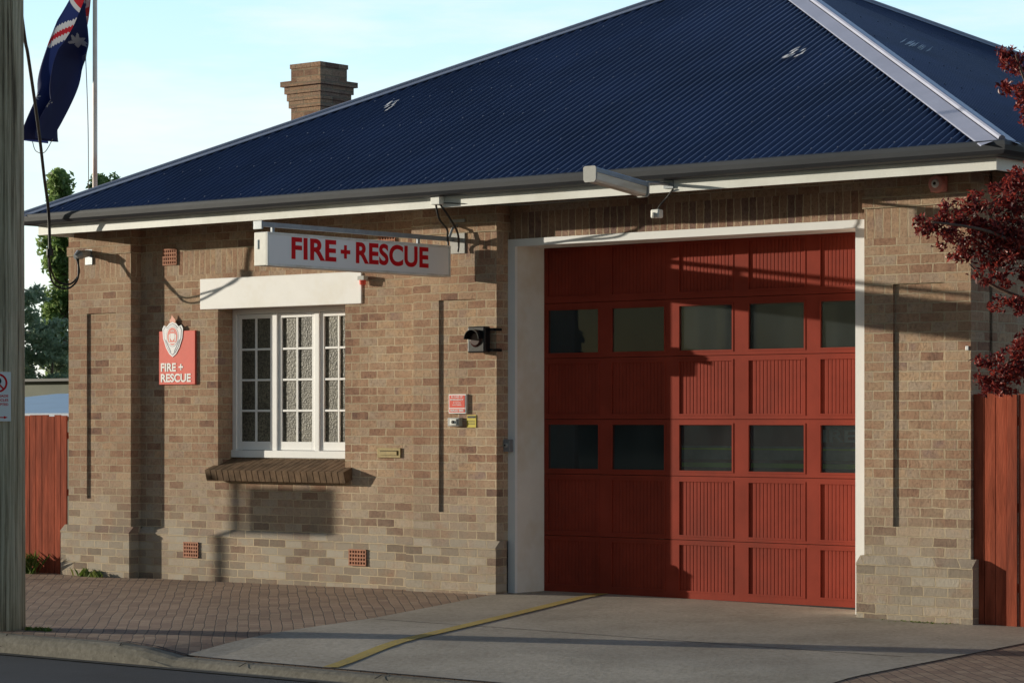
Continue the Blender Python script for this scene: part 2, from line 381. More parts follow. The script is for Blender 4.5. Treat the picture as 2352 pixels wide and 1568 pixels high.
# dark joint between kerb and paving
b.grid([[(x,-4.885,gz(x,-4.885)+.0105),(x,-4.905,gz(x,-4.9)+.0105)] for x in xs],'hole')
b.make('kerb',kind='structure')
def dl(y):
    pts=[(.62,-4.97),(0,-4.97),(-2.37,-4.33),(-3.32,-4.21),(-4.5,-4.03),(-4.9,-3.95)]
    for (a,xa),(c,xc) in zip(pts,pts[1:]):
        if y>=c: 
            t=(a-y)/(a-c); return xa+(xc-xa)*t
    return pts[-1][1]
P=[]
for y in [.60,.4,.2,0,-.3,-.8,-1.4,-2,-2.37,-2.8,-3.32,-3.6,-3.8,-4.1,-4.25,-4.4,-4.55,-4.7,-4.8,-4.885]:
    l=dl(y); r=1.0+(.3*max(0,-y)/4.9)
    P.append([(l+(r-l)*i/20,y,gz(l+(r-l)*i/20,y)+.006) for i in range(21)])
b=MB(); b.grid(P,'concrete')
P=[[(x,-2.45,gz(x,-2.45)+.0085),(x,-2.464,gz(x,-2.45)+.0085)] for x in [-4.25+.3*i for i in range(18)]]
b.grid(P,'pan')
b.make('driveway',kind='structure')
P=[]
for i in range(25):
    t=i/24; x=-4.16+(1.70)*t; y=.55-5.42*t
    P.append([(x-.058,y-.018,gz(x,y)+.0125),(x+.058,y+.018,gz(x,y)+.0125)])
b=MB(); b.grid(P,'yline'); b.make('road_marking',kind='structure')

# ------------------------------------------------------------------ FIRE STATION
st=empty('fire_station',(-5.47,4.6,0),label='brown brick fire station with navy corrugated hip roof and red door',category='building')
b=MB()
Y0,Y1=.14,.40
def wallx(b,x0,x1,z0,z1,mat='brick',y0=Y0,y1=Y1): b.box(x0,x1,y0,y1,z0,z1,mat)
wallx(b,-9.96,-8.80,.53,3.15); wallx(b,-7.02,-6.0,.53,3.15)
wallx(b,-8.80,-7.02,.53,1.09); b.box(-8.80,-7.02,.345,.46,1.09,1.268,'brick'); wallx(b,-8.80,-7.02,2.79,3.15)
wallx(b,-9.96,-6.0,3.15,3.40,'sol_low'); wallx(b,-9.96,-6.0,3.40,3.68)
def plinth(b,x0,x1,yf,yb):
    b.box(x0,x1,yf,yb+.1,-.1,.455,'brick')
    b.prism([(yf-.006,.455),(yf-.006,.475),(yb,.535),(yb+.1,.535),(yb+.1,.455)],x0,x1,'brickcap',lambda p,t:(t,p[0],p[1]))
plinth(b,-9.93,-6.03,.075,.14)
b.box(-10.94,-10.70,.3,9.9,-.1,3.68,'brick'); b.box(-.24,0,.3,9.9,-.1,3.68,'brick'); b.box(-10.70,-.24,9.66,9.9,-.1,3.68,'brick')
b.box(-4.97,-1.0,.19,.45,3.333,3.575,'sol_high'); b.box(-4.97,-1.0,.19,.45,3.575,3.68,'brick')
b.box(-5.0,-4.9,.45,9.6,0,3.66,'darktrim')  # bay side wall coloured near-black, standing in for a dim interior
b.make('wall',st)
def pilaster(x0,x1,px0,px1,pz0,pz1,pl0,pl1):
    b=MB(); yb=.35; r=.018
    zt=3.15
    b.box(x0,px0,0,yb,.53,zt,'brick'); b.box(px1,x1,0,yb,.53,zt,'brick')
    b.box(px0,px1,0,yb,.53,pz0,'brick'); b.box(px0,px1,0,yb,pz1,zt,'brick'); b.box(px0,px1,r,yb,pz0,pz1,'brick')
    b.box(x0,x1,0,yb,zt,3.40,'sol_low')
    b.box(x0-.012,x1+.012,-.015,yb,3.40,3.50,'brick'); b.box(x0,x1,0,yb,3.50,3.68,'brick')
    plinth(b,pl0,pl1,-.06,0)
    return b.make('pilaster',st)
pilaster(-10.94,-9.96,-10.65,-10.19,.82,2.78,-11.0,-9.92)
pilaster(-6.0,-4.97,-5.68,-5.23,.79,2.78,-6.04,-4.93)
pilaster(-1.0,0,-.725,-.24,.78,2.77,-1.04,.05)
b=MB()
b.box(-4.97,-4.885,.165,.20,.0,3.33,'whitetrim'); b.box(-1.19,-1.0,.165,.20,.0,3.33,'whitetrim'); b.box(-4.885,-1.19,.165,.20,3.262,3.33,'whitetrim')
b.box(-4.97,-4.888,.20,.60,.0,3.33,'cream'); b.box(-1.187,-1.0,.20,.60,.0,3.33,'cream'); b.box(-4.888,-1.187,.20,.60,3.265,3.33,'cream')
b.make('door_frame',st)
gd=empty('garage_door',(-3.0,.62,.04),st)
COLS=[(-4.84,-4.245),(-4.085,-3.49),(-3.32,-2.745),(-2.565,-1.985),(-1.815,-1.235)]
ROWS=[(.12,.53,'p'),(.62,1.10,'p'),(1.20,1.61,'g'),(1.71,2.18,'p'),(2.28,2.68,'g'),(2.81,3.24,'p')]
SEAM=[.045,.575,1.15,1.66,2.23,2.745,3.30]
b=MB()
yf,yk=.60,.64
for i,(z0,z1,t) in enumerate(ROWS):
    a,c=SEAM[i]+.0025,SEAM[i+1]-.0025
    b.box(-4.97,-1.0,yf,yk,a,z0,'door'); b.box(-4.97,-1.0,yf,yk,z1,c,'door')
    e=[-4.97]+[v for q in COLS for v in q]+[-1.0]
    for j in range(0,len(e),2): b.box(e[j],e[j+1],yf,yk,z0,z1,'door')
    for (x0,x1) in COLS:
        m=.016
        for (p,q,r_,s_) in ((x0-m,x0,z0-m,z1+m),(x1,x1+m,z0-m,z1+m),(x0,x1,z0-m,z0),(x0,x1,z1,z1+m)):
            b.box(p,q,yf-.005,yf,r_,s_,'door')
        if t=='p':
            nb=15; wd=(x1-x0)/nb
            for k in range(nb):
                bx0=x0+k*wd; poly=[(0,.005),(.08,.0012),(.18,.0),(.82,.0),(.92,.0012),(1,.005)]
                P=[[(bx0+wd*u,yf+.007+v,z0),(bx0+wd*u,yf+.007+v,z1)] for u,v in poly]
                b.grid(P,'door')
b.box(-4.9,-1.1,.602,.635,.022,.046,'black')
b.make('door_panel',gd)
for (x0,x1) in COLS:
    for (z0,z1,t) in ROWS:
        if t=='g':
            g_=MB(); g_.face([(x0,.612,z0),(x1,.612,z0),(x1,.612,z1),(x0,.612,z1)],'glass'); g_.make('window_pane',gd,fix=False)
win=empty('window',(-7.91,.38,1.30),st)
b=MB()
b.box(-8.80,-8.745,.345,.44,1.30,2.79,'whitetrim'); b.box(-7.075,-7.02,.345,.44,1.30,2.79,'whitetrim')
b.box(-8.745,-7.075,.345,.44,2.735,2.79,'whitetrim'); b.box(-8.80,-7.02,.325,.44,1.27,1.345,'whitetrim')
for x in (-8.19,-7.60): b.box(x-.032,x+.032,.345,.44,1.345,2.735,'whitetrim')
b.make('window_frame',win,bevel=.004)
for (x0,x1) in ((-8.741,-8.226),(-8.154,-7.636),(-7.564,-7.079)):
    b=MB(); z0,z1=1.349,2.731; yF,yB=.362,.40; s=.045
    b.box(x0,x0+s,yF,yB,z0,z1,'whitetrim'); b.box(x1-s,x1,yF,yB,z0,z1,'whitetrim')
    b.box(x0+s,x1-s,yF,yB,z1-s,z1,'whitetrim'); b.box(x0+s,x1-s,yF,yB,z0,z0+.085,'whitetrim')
    zz0,zz1=z0+.085,z1-s; xm=(x0+x1)/2
    b.box(xm-.011,xm+.011,yF+.006,yB,zz0,zz1,'whitetrim')
    for k in range(1,4):
        z=zz0+(zz1-zz0)*k/4
        b.box(x0+s,xm-.011,yF+.006,yB,z-.011,z+.011,'whitetrim'); b.box(xm+.011,x1-s,yF+.006,yB,z-.011,z+.011,'whitetrim')
    b.make('sash',win,bevel=.003)
    b=MB(); b.box(x0+s-.005,x1-s+.005,.383,.389,zz0-.005,zz1+.005,'hammer'); b.make('glass',win)
b=MB(); b.box(-8.80,-7.02,.47,.49,1.2,2.9,'hole'); b.make('dark_backing',win)  # near-black sheet closing the opening behind the glass
b=MB()
b.box(-9.05,-6.79,.125,.20,2.785,3.10,'white'); b.make('lintel',win,bevel=.006)
b=MB(); n=23
for k in range(n):
    wd=1.95/n; x0=-8.87+k*wd
    b.prism([(.045,1.035),(.015,1.145),(.335,1.262),(.335,1.14),(.14,1.07)],x0+.003,x0+wd-.004,'sill',lambda p,t:(t,p[0],p[1]))
b.prism([(.055,1.045),(.028,1.138),(.33,1.25),(.33,1.12)],-8.86,-6.93,'hole',lambda p,t:(t,p[0],p[1]))
b.make('sill',win,bevel=.003)
for (x0,x1,z0,z1,y) in ((-9.61,-9.40,3.26,3.43,.14),(-9.23,-9.01,.24,.40,.075),(-6.90,-6.67,.24,.40,.075),(-6.57,-6.35,3.27,3.43,.14)):
    b=MB(); b.box(x0+.01,x1-.01,y-.004,y+.01,z0+.01,z1-.01,'hole')
    nx,nz=7,5
    for i in range(nx): 
        xx=x0+(x1-x0-.014)*i/(nx-1); b.box(xx,xx+.014,y-.014,y-.004,z0,z1,'terra')
    for i in range(nz):
        zz=z0+(z1-z0-.014)*i/(nz-1); b.box(x0-.0,x1,y-.016,y-.005,zz,zz+.014,'terra')
    b.make('air_vent',st)
b=MB(); b.box(-6.58,-6.28,.125,.14,1.29,1.385,'brass'); b.box(-6.54,-6.32,.117,.125,1.315,1.36,'brass'); b.box(-6.535,-6.325,.114,.117,1.353,1.360,'hole'); b.make('mail_slot',st,bevel=.003)

# roof
rf=empty('roof',(-5.19,4.7,3.8),st)
XL,XR,YE,YB,ZE=-10.98,.60,-.58,9.98,3.80
AX,AY,AZ=-5.19,4.70,6.505
def roofface(eL,eR,ap,mat='roof'):
    eL,eR,ap=Vector(eL),Vector(eR),Vector(ap)
    e=(eR-eL); Ln=e.length; ed=e.normalized()
    s=(ap-eL).dot(ed); foot=eL+ed*s; up=(ap-foot); H=up.length; ud=up.normalized(); n=ed.cross(ud).normalized()
    if n.z<0: n=-n
    b=MB(); pitch=.088; sub=8; cnt=int(Ln/pitch*sub)
    P=[]
    for i in range(cnt+1):
        a=Ln*i/cnt; h=H*min(a/s,(Ln-a)/(Ln-s)); ph=2*math.pi*a/pitch
        off=n*(.018*math.cos(ph))
        P.append([eL+ed*a+off-ud*.03,eL+ed*a+ud*h*.5+off,eL+ed*a+ud*h+off])
    b.grid(P,mat)
    for row in [.12,.9,1.75,2.6,3.45,4.3,5.1]:
        i=0
        while i*pitch<Ln:
            a=i*pitch; h=H*min(a/s,(Ln-a)/(Ln-s))
            if h>row+.1:
                p=eL+ed*(a)+ud*(row+random.uniform(-.03,.03))+n*.018
                q=.006
                c=[p-ed*q-ud*q,p+ed*q-ud*q,p+ed*q+ud*q,p-ed*q+ud*q]
                b.face([x+n*.006 for x in c],'screw')
                for j in range(4): b.face([c[j],c[(j+1)%4],c[(j+1)%4]+n*.006,c[j]+n*.006],'screw')
            i+=3
    ob=b.make('roof_sheet',rf,smooth=True,fix=False); return n,ed,ud
cs=[(XL,YE,ZE),(XR,YE,ZE),(XR,YB,ZE),(XL,YB,ZE)]; ap=(AX,AY,AZ)
norms=[]
for i in range(4): norms.append(roofface(cs[i],cs[(i+1)%4],ap))
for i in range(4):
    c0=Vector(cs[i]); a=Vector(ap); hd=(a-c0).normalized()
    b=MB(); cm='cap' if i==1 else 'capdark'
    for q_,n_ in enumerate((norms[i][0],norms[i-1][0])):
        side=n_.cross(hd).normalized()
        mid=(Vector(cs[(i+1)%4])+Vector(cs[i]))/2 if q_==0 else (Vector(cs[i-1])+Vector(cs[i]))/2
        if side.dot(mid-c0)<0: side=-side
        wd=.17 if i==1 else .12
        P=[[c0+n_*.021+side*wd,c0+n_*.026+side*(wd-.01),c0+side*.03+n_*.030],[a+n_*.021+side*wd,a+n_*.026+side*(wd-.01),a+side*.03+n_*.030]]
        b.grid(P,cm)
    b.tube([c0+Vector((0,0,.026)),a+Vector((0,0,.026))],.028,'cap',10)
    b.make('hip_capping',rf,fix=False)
b=MB()
gp=[(-.575,3.715),(-.60,3.722),(-.618,3.745),(-.625,3.775),(-.612,3.80),(-.622,3.815),(-.632,3.805),(-.640,3.775),(-.632,3.735),(-.606,3.708),(-.575,3.70),(-.476,3.70),(-.476,3.715)]
def ring(b,poly,x0,x1,y1,mat):
    off=[(-p[0]-.45,p[1]) for p in poly]
    k=b.mi(mat); i0=len(b.v); n=len(off)
    for (cx_,cy_,sx_,sy_) in ((x0,-.45,-1,-1),(x1,-.45,1,-1),(x1,y1,1,1),(x0,y1,-1,1)):
        for (o,z) in off: b.v.append((cx_+sx_*o,cy_+sy_*o,z))
    for q in range(4):
        for j in range(n):
            a_=i0+q*n+j; b_=i0+q*n+(j+1)%n; c_=i0+((q+1)%4)*n+(j+1)%n; d_=i0+((q+1)%4)*n+j
            b.f.append((a_,b_,c_,d_)); b.m.append(k)
ring(b,gp,-10.85,.47,9.85,'gutter')
b.make('gutter',rf)
b=MB(); ring(b,[(-.474,3.60),(-.474,3.80),(-.45,3.80),(-.45,3.60)],-10.85,.47,9.85,'fascia'); b.make('fascia',rf)
b=MB(); b.box(-10.85,.47,-.45,9.85,3.682,3.70,'soffit'); b.make('soffit',rf)
tn=(AZ-ZE)/(AY-YE); tn2=(AZ-ZE)/(XR-AX)
for (X,Y,zf) in ((-7.65,1.5,lambda x,y:ZE+(y-YE)*tn),(-2.85,1.8,lambda x,y:ZE+(y-YE)*tn),(-2.35,3.1,lambda x,y:ZE+(XR-x)*tn2)):
    b=MB(); rr=random.Random(int(-X*10))
    for k in range(12):
        a=X+rr.uniform(-.09,.09); c=Y+rr.uniform(-.12,.12); zz=zf(a,c)+.022
        b.face([(a-.03,c-.02,zz),(a+.02,c-.03,zz+.005),(a+.035,c+.02,zz+.03+rr.uniform(0,.02)),(a-.01,c+.03,zz+.03)],'foil')
    b.make('roof_anchor',rf,fix=False)
b=MB(); cx1,cy0=-9.93,2.83; cw=.46; X0=cx1-cw; Y1c=cy0+.44
def ch(z0,z1,e,mat='chimneybrick'): b.box(X0-e,cx1+e,cy0-e,Y1c+e,z0,z1,mat)
ch(4.0,5.20,0); ch(5.20,5.28,.02); ch(5.28,5.36,.035); ch(5.36,5.44,.055); ch(5.44,5.50,.088); ch(5.50,5.65,.0); ch(5.65,5.70,.010)
b.box(X0+.1,cx1-.1,cy0+.1,Y1c-.1,5.70,5.712,'hole')
b.make('chimney',rf)

# ------------------------------------------------------------------ items on the facade
sg=empty('projecting_sign',(-5.5,-.02,2.99),label='white illuminated box sign with red lettering projecting from brick wall',category='sign')
b=MB()
b.box(-5.58,-5.43,-2.54,-.13,2.985,3.275,'signcase'); b.make('sign_case',sg,bevel=.006)
b=MB(); b.box(-5.43,-5.424,-2.515,-.15,3.005,3.255,'signface'); b.make('sign_face',sg)
b=MB()
b.box(-5.43,-5.418,-2.54,-.13,2.985,3.001,'signcase'); b.box(-5.43,-5.418,-2.54,-.13,3.259,3.275,'signcase'); b.box(-5.43,-5.418,-2.54,-2.521,3.001,3.259,'signcase'); b.box(-5.43,-5.418,-.146,-.13,3.001,3.259,'signcase')
b.make('sign_rim',sg)
text('FIRE','redtext',(-5.424,-2.24,3.055),(0,1,0),(0,0,1),.567,.190,parent=sg,bold=.034,ext=.001,spacing=1.04)
text('+','redtext',(-5.424,-1.617,3.088),(0,1,0),(0,0,1),.124,.120,parent=sg,bold=.04,ext=.001)
text('RESCUE','redtext',(-5.424,-1.419,3.053),(0,1,0),(0,0,1),.983,.194,parent=sg,bold=.034,ext=.001,spacing=1.04)
b=MB()
b.box(-5.53,-5.49,-2.56,-.0,3.325,3.365,'galv'); b.box(-5.52,-5.50,-2.40,-2.37,3.275,3.325,'galv'); b.box(-5.52,-5.50,-.5,-.47,3.275,3.325,'galv'); b.box(-5.56,-5.46,-2.57,-2.55,3.30,3.37,'galv')
b.box(-5.53,-5.35,-.012,.0,3.21,3.53,'greyplastic')
b.tube([(-5.44,-.01,3.48),(-5.44,-.08,3.44),(-5.46,-.1,3.36)],.012,'galv')
b.make('bracket',sg)
b=MB(); b.box(-5.56,-5.53,-2.547,-2.54,3.13,3.21,'whitetext'); b.make('cover_plate',sg)
jb=MB(); jb.box(-5.30,-5.19,-.55,-.475,3.625,3.70,'fascia')
def curve(pts,n=8):
    pts=[Vector(p) for p in pts]; out=[]
    for i in range(len(pts)-1):
        p0=pts[max(i-1,0)];p1=pts[i];p2=pts[i+1];p3=pts[min(i+2,len(pts)-1)]
        for k in range(n):
            t=k/n; out.append(.5*((2*p1)+(-p0+p2)*t+(2*p0-5*p1+4*p2-p3)*t*t+(-p0+3*p1-3*p2+p3)*t**3))
    out.append(pts[-1]); return out
j=jb.make('junction_box',bevel=.006,label='cream electrical junction box fixed to the white fascia',category='electrical box')
b=MB()
b.tube(curve([(-5.27,-.51,3.63),(-5.28,-.45,3.5),(-5.36,-.25,3.42),(-5.44,-.15,3.36),(-5.45,-.13,3.28)]),.010,'cable')
b.tube(curve([(-5.22,-.51,3.63),(-5.2,-.42,3.53),(-5.28,-.2,3.40),(-5.38,-.06,3.30),(-5.40,-.05,3.22)]),.010,'cable')
b.make('cable',j)
b=MB(); b.tube(curve([(-5.2,-.49,3.64),(-4.4,-.44,3.585),(-3.6,-.44,3.588),(-2.75,-.46,3.615)]),.005,'cable',5); b.make('eaves_wire',label='thin black wire strung under the fascia board',category='cable')
b=MB(); b.box(-6.78,-6.70,.06,.125,3.01,3.05,'greyplastic'); b.tube([(-6.74,.09,3.01),(-6.74,.09,2.965)],[.035,.03],'redsign',12)
b.make('warning_light',label='small red warning light on the brick wall by the lintel',category='light')
pq=empty('wall_plaque',(-9.38,.13,2.02),label='red plaque with brigade emblem and white lettering on brickwork',category='sign')
b=MB(); b.box(-9.66,-9.115,.118,.14,2.02,2.575,'redsign'); b.make('board',pq,bevel=.003)
ex,ez=-9.445,2.50
def fl_(y): return .117-(.118-y)*.4
def disc(b,x,z,rx,rz,y0,y1,mat,n=32):
    b.prism([(x+rx*math.cos(2*math.pi*k/n),z+rz*math.sin(2*math.pi*k/n)) for k in range(n)],fl_(y0),fl_(y1),mat,lambda p,t:(p[0],t,p[1]))
def poly(b,pts,y0,y1,mat): b.prism(pts,fl_(y0),fl_(y1),mat,lambda p,t:(p[0],t,p[1]))
M['silver']=simple('emblem_silver',(.84,.85,.88),.5); M['emdark']=simple('emblem_dark',(.16,.17,.25),.5); M['emred']=simple('emblem_red',(.72,.11,.08),.5)
M['emorange']=simple('emblem_flame',(.78,.28,.17),.5)
b=MB()
sh=[(0,-.195),(-.05,-.165),(-.10,-.10),(-.145,.0),(-.155,.10),(-.13,.135),(-.09,.12),(-.05,.155),(0,.17),(.05,.155),(.09,.12),(.13,.135),(.155,.10),(.145,.0),(.10,-.10),(.05,-.165)]
poly(b,[(ex+x,ez+z) for x,z in sh],.108,.118,'silver')
poly(b,[(ex+x*.88,ez+z*.90) for x,z in sh],.105,.1078,'emdark')
poly(b,[(ex+x*.83,ez+z*.85) for x,z in sh],.1035,.1048,'silver')
disc(b,ex,ez+.02,.092,.108,.1018,.1033,'emdark'); disc(b,ex,ez+.02,.088,.103,.1008,.1016,'silver'); disc(b,ex,ez+.02,.078,.092,.0995,.1006,'emred')
poly(b,[(ex-.03,ez+.05),(ex+.03,ez+.05),(ex+.03,ez+.0),(ex,ez-.03),(ex-.03,ez+.0)],.0975,.0993,'whitetext')
for q in (-1,1):
    poly(b,[(ex+q*.036,ez+.05),(ex+q*.055,ez+.03),(ex+q*.05,ez-.03),(ex+q*.036,ez-.035)],.0975,.0993,'whitetext')
for k in range(5):
    a=math.radians(50+20*k); poly(b,[(ex+.02*math.cos(a+.2),ez+.055+.02*math.sin(a+.2)),(ex+.045*math.cos(a),ez+.055+.035*math.sin(a)),(ex+.02*math.cos(a-.2),ez+.055+.02*math.sin(a-.2))],.0975,.0993,'whitetext')
b.box(ex-.05,ex+.05,fl_(.0975),fl_(.0993),ez-.055,ez-.042,'whitetext')
poly(b,[(ex-.04,ez+.16),(ex-.045,ez+.19),(ex-.02,ez+.205),(ex-.012,ez+.245),(ex+.012,ez+.215),(ex+.035,ez+.20),(ex+.045,ez+.175),(ex+.03,ez+.155),(ex,ez+.172)],.105,.116,'emorange')
for q in (-1,1): poly(b,[(ex+q*.02,ez-.14),(ex+q*.03,ez-.147),(ex+q*.108,ez-.02),(ex+q*.10,ez-.013)],.1015,.1030,'emdark')
b.make('emblem',pq)
text('FIRE +','whitetext',(-9.625,.117,2.155),(1,0,0),(0,0,1),.335,.088,parent=pq,bold=.03)
text('RESCUE','whitetext',(-9.625,.117,2.045),(1,0,0),(0,0,1),.45,.088,parent=pq,bold=.03)
en=empty('emergency_notice',(-5.44,-.0,1.73),label='small red and white emergency notice screwed to brick pier',category='sign')
b=MB(); b.box(-5.55,-5.34,-.006,.018,1.715,1.895,'whitetext'); b.make('board',en)
b=MB(); b.box(-5.54,-5.35,-.009,-.0065,1.768,1.885,'redsign'); b.box(-5.54,-5.35,-.009,-.0065,1.725,1.758,'redsign'); b.make('panel',en)
z=1.862
for t_,w_ in (('IN CASE OF',.14),('EMERGENCY',.165)):
    text(t_,'whitetext',(-5.445-w_/2,-.0095,z),(1,0,0),(0,0,1),w_,.017,parent=en,bold=.02,ext=.001); z-=.027
for t_,w_ in (('IF STATION',.09),('UNATTENDED',.11)):
    text(t_,'whitetext',(-5.445-w_/2,-.0095,z+.002),(1,0,0),(0,0,1),w_,.012,parent=en,bold=.01,ext=.001); z-=.021
text('RING 000','whitetext',(-5.525,-.0095,1.732),(1,0,0),(0,0,1),.16,.019,parent=en,bold=.03,ext=.001)
b=MB(); b.box(-5.325,-5.215,-.006,.018,1.585,1.70,'yellow'); b.box(-5.318,-5.222,-.008,-.0062,1.672,1.692,'black')
for k in range(3): b.box(-5.31,-5.23,-.008,-.0062,1.612+.016*k,1.617+.016*k,'black')
b.make('warning_plate',label='small yellow warning plate on brick pier',category='sign')
b=MB(); b.box(-5.54,-5.40,-.035,.018,1.595,1.675,'greyplastic'); b.box(-5.50,-5.42,-.05,-.035,1.605,1.665,'fascia'); b.tube([(-5.46,-.05,1.635),(-5.46,-.062,1.635)],.016,'black',12)
b.make('door_intercom',bevel=.005,label='small grey intercom box on brick pier',category='intercom')
b=MB(); b.box(-4.985,-4.90,.10,.155,1.36,1.475,'galv'); b.tube([(-4.94,.10,1.42),(-4.94,.085,1.42)],.022,'greyplastic',12); b.tube([(-4.94,.085,1.42),(-4.94,.080,1.42)],.009,'black',10)
b.box(-4.967,-4.95,.155,.165,1.38,1.46,'galv')
b.make('key_switch',bevel=.004,label='grey metal key switch box beside the garage door frame',category='switch')
tl=empty('signal_light',(-5.12,-.05,2.28),label='black signal lamp with visor bolted to brick pier',category='signal light')
b=MB(); b.box(-5.225,-5.015,-.12,-.03,2.275,2.52,'black'); b.make('housing',tl,bevel=.015)
b=MB(); pts=[]
for k in range(17):
    a=math.radians(0+180*k/16); pts.append((-5.12+.085*math.cos(a),2.40+.085*math.sin(a)))
b.grid([[(x,-.12,z),(x,-.19,z)] for x,z in pts],'black'); ob=b.make('visor',tl,fix=False); so=ob.modifiers.new('s','SOLIDIFY'); so.thickness=.005
M['lens']=simple('dark_red_lens',(.035,.004,.004),.35)
b=MB(); b.tube([(-5.12,-.12,2.40),(-5.12,-.135,2.40)],[.075,.055],'lens',20); b.make('lens',tl)
for z in (2.30,2.49):
    b=MB(); b.box(-5.015,-4.955,-.065,-.05,z-.012,z+.012,'black'); b.box(-4.967,-4.955,-.05,.06,z-.012,z+.012,'black'); b.make('bracket',tl)
al=empty('alarm_siren',(-.285,-.0,3.50),label='round faded red alarm siren high on brick pier',category='alarm')
b=MB(); b.box(-.36,-.21,-.03,0,3.50,3.63,'alarm'); b.tube([(-.285,-.03,3.565),(-.285,-.075,3.565)],[.078,.066],'alarm',24); b.make('housing',al,bevel=.008)
b=MB(); b.tube([(-.285,-.075,3.565),(-.285,-.085,3.565)],[.036,.028],'whitetext',18); b.tube([(-.285,-.085,3.565),(-.285,-.09,3.565)],.013,'black',12); b.make('speaker_grille',al)
fl=empty('fluorescent_light',(-2.65,-.5,3.62),label='weathered fluorescent batten light on arm under the eaves',category='light fitting')
def seg(a,b_,poly_,mat,mb,xc=-2.65):
    (ya,za),(yb_,zb)=a,b_
    mb.prism(poly_,0,1,mat,lambda p,t:(xc+p[0],ya+(yb_-ya)*t,za+(zb-za)*t+p[1]))
pN=(-1.57,3.675); pF=(-.86,3.60)
b=MB(); seg(pF,pN,[(-.064,.015),(.064,.015),(.060,.05),(.045,.06),(-.045,.06),(-.060,.05)],'galv',b); b.make('lamp_housing',fl)
b=MB(); seg((-.875,3.6016),(-1.555,3.6734),[(-.058,.0145),(-.054,-.045),(-.040,-.062),(.040,-.062),(.054,-.045),(.058,.0145)],'lamp',b); b.make('lamp_cover',fl,smooth=False)
for (p0,p1) in (((-.845,3.5984),(-.86,3.60)),((-1.57,3.675),(-1.585,3.6766))):
    b=MB(); seg(p0,p1,[(-.066,.052),(-.064,-.05),(-.048,-.069),(.048,-.069),(.064,-.05),(.066,.052),(.05,.064),(-.05,.064)],'greyplastic',b); b.make('end_cap',fl)
b=MB(); b.tube([(-2.65,-.9,3.652),(-2.65,-.63,3.665),(-2.65,-.48,3.665)],.014,'galv'); b.box(-2.70,-2.60,-.49,-.474,3.63,3.695,'galv'); b.make('arm',fl)
ms=empty('security_sensor',(-2.8,-.45,3.43),label='small cream sensor hanging on cable below the fascia',category='sensor')
b=MB(); b.tube(curve([(-2.60,-.49,3.62),(-2.70,-.44,3.56),(-2.76,-.45,3.50),(-2.79,-.45,3.46)]),.008,'cable'); b.make('cable',ms)
b=MB(); b.box(-2.84,-2.75,-.49,-.42,3.385,3.46,'fascia'); b.tube([(-2.79,-.49,3.41),(-2.79,-.52,3.40)],[.03,.02],'greyplastic',12); b.make('sensor_head',ms,bevel=.012)
b=MB(); b.box(-.045,-.015,-.012,0,2.215,2.25,'whitetext'); b.make('wall_socket_box',bevel=.004,label='tiny white plastic box on brick pier corner',category='electrical box')
ins=empty('service_insulator',(-10.6,-.05,3.30),label='grey service insulator bracket carrying black power cable at eaves corner',category='insulator')
b=MB(); b.box(-10.66,-10.55,-.015,0,3.30,3.46,'galv'); b.tube([(-10.6,-.01,3.42),(-10.6,-.14,3.40)],[.035,.045],'greyplastic',12); b.tube([(-10.6,-.14,3.40),(-10.6,-.20,3.37)],[.055,.03],'galv',12); b.make('bracket',ins)
b=MB()
b.tube(curve([(-10.6,-.19,3.37),(-10.52,-.22,3.20),(-10.55,-.32,3.08),(-10.62,-.45,3.12),(-10.52,-.62,3.28),(-10.47,-.66,3.42)]),.010,'cable')
b.tube(curve([(-10.58,-.18,3.35),(-10.50,-.26,3.13),(-10.56,-.36,3.03),(-10.62,-.5,3.10),(-10.50,-.66,3.36)]),.010,'cable')
b.tube([(-10.47,-.66,3.36),(-10.47,-.66,3.43)],.035,'cable')
b.make('cable_loop',ins)

# ------------------------------------------------------------------ utility pole and cable
up=empty('utility_pole',(-6.32,-4.70,-.06),label='weathered grey timber power pole beside the kerb',category='utility pole')
b=MB(); pc=Vector((-6.32,-4.70,0)); pts=[];rs=[]
for k in range(22):
    z=-.3+9.6*k/21; pts.append(pc+Vector((0,0,z))); rs.append(.190-.0015*k)
b.tube(pts,rs,'pole',40); b.make('pole_shaft',up,smooth=True)
b=MB(); b.box(-1.2,1.2,-.05,.05,8.5,8.62,'pole',Matrix.Translation(pc)@Matrix.Rotation(.3,4,'Z')@Matrix.Translation((0,-.25,0))); b.make('cross_arm',up)
b=MB()
b.tube(curve([(-6.45,-4.57,6.1),(-7.97,-3.1,5.20),(-8.38,-2.7,5.02),(-9.42,-1.7,4.52),(-10.1,-1.05,4.12),(-10.42,-.72,3.80),(-10.47,-.66,3.40)]),.016,'cable')
b.make('service_cable',label='thick black power cable sagging from pole to station',category='cable')
npz=empty('parking_sign',(-6.28,-4.9,1.65),label='white no parking sign with red symbol strapped to timber pole',category='sign')
nd=Vector((.66,-.75,0)).normalized(); xd=Vector((-nd.y,nd.x,0)); zc=Vector((0,0,1))
sc=Vector((-6.32,-4.70,0))+nd*.200-xd*.012
def bx(b,x0,x1,z0,z1,d0,d1,mat):
    T=Matrix((xd,zc,nd)).transposed().to_4x4(); T.translation=sc; b.box(x0,x1,z0,z1,d0,d1,mat,T)
b=MB(); bx(b,-.115,.115,1.645,2.045,0,.004,'whitetext'); b.make('board',npz)
b=MB(); T=Matrix((xd,zc,nd)).transposed().to_4x4(); T.translation=sc
n=32
for k in range(n):
    a0,a1=2*math.pi*k/n,2*math.pi*(k+1)/n
    b.face([T@Vector((r*math.cos(a)+.01,1.955+r*math.sin(a),.0055)) for r,a in ((.062,a0),(.078,a0),(.078,a1),(.062,a1))],'redtext')
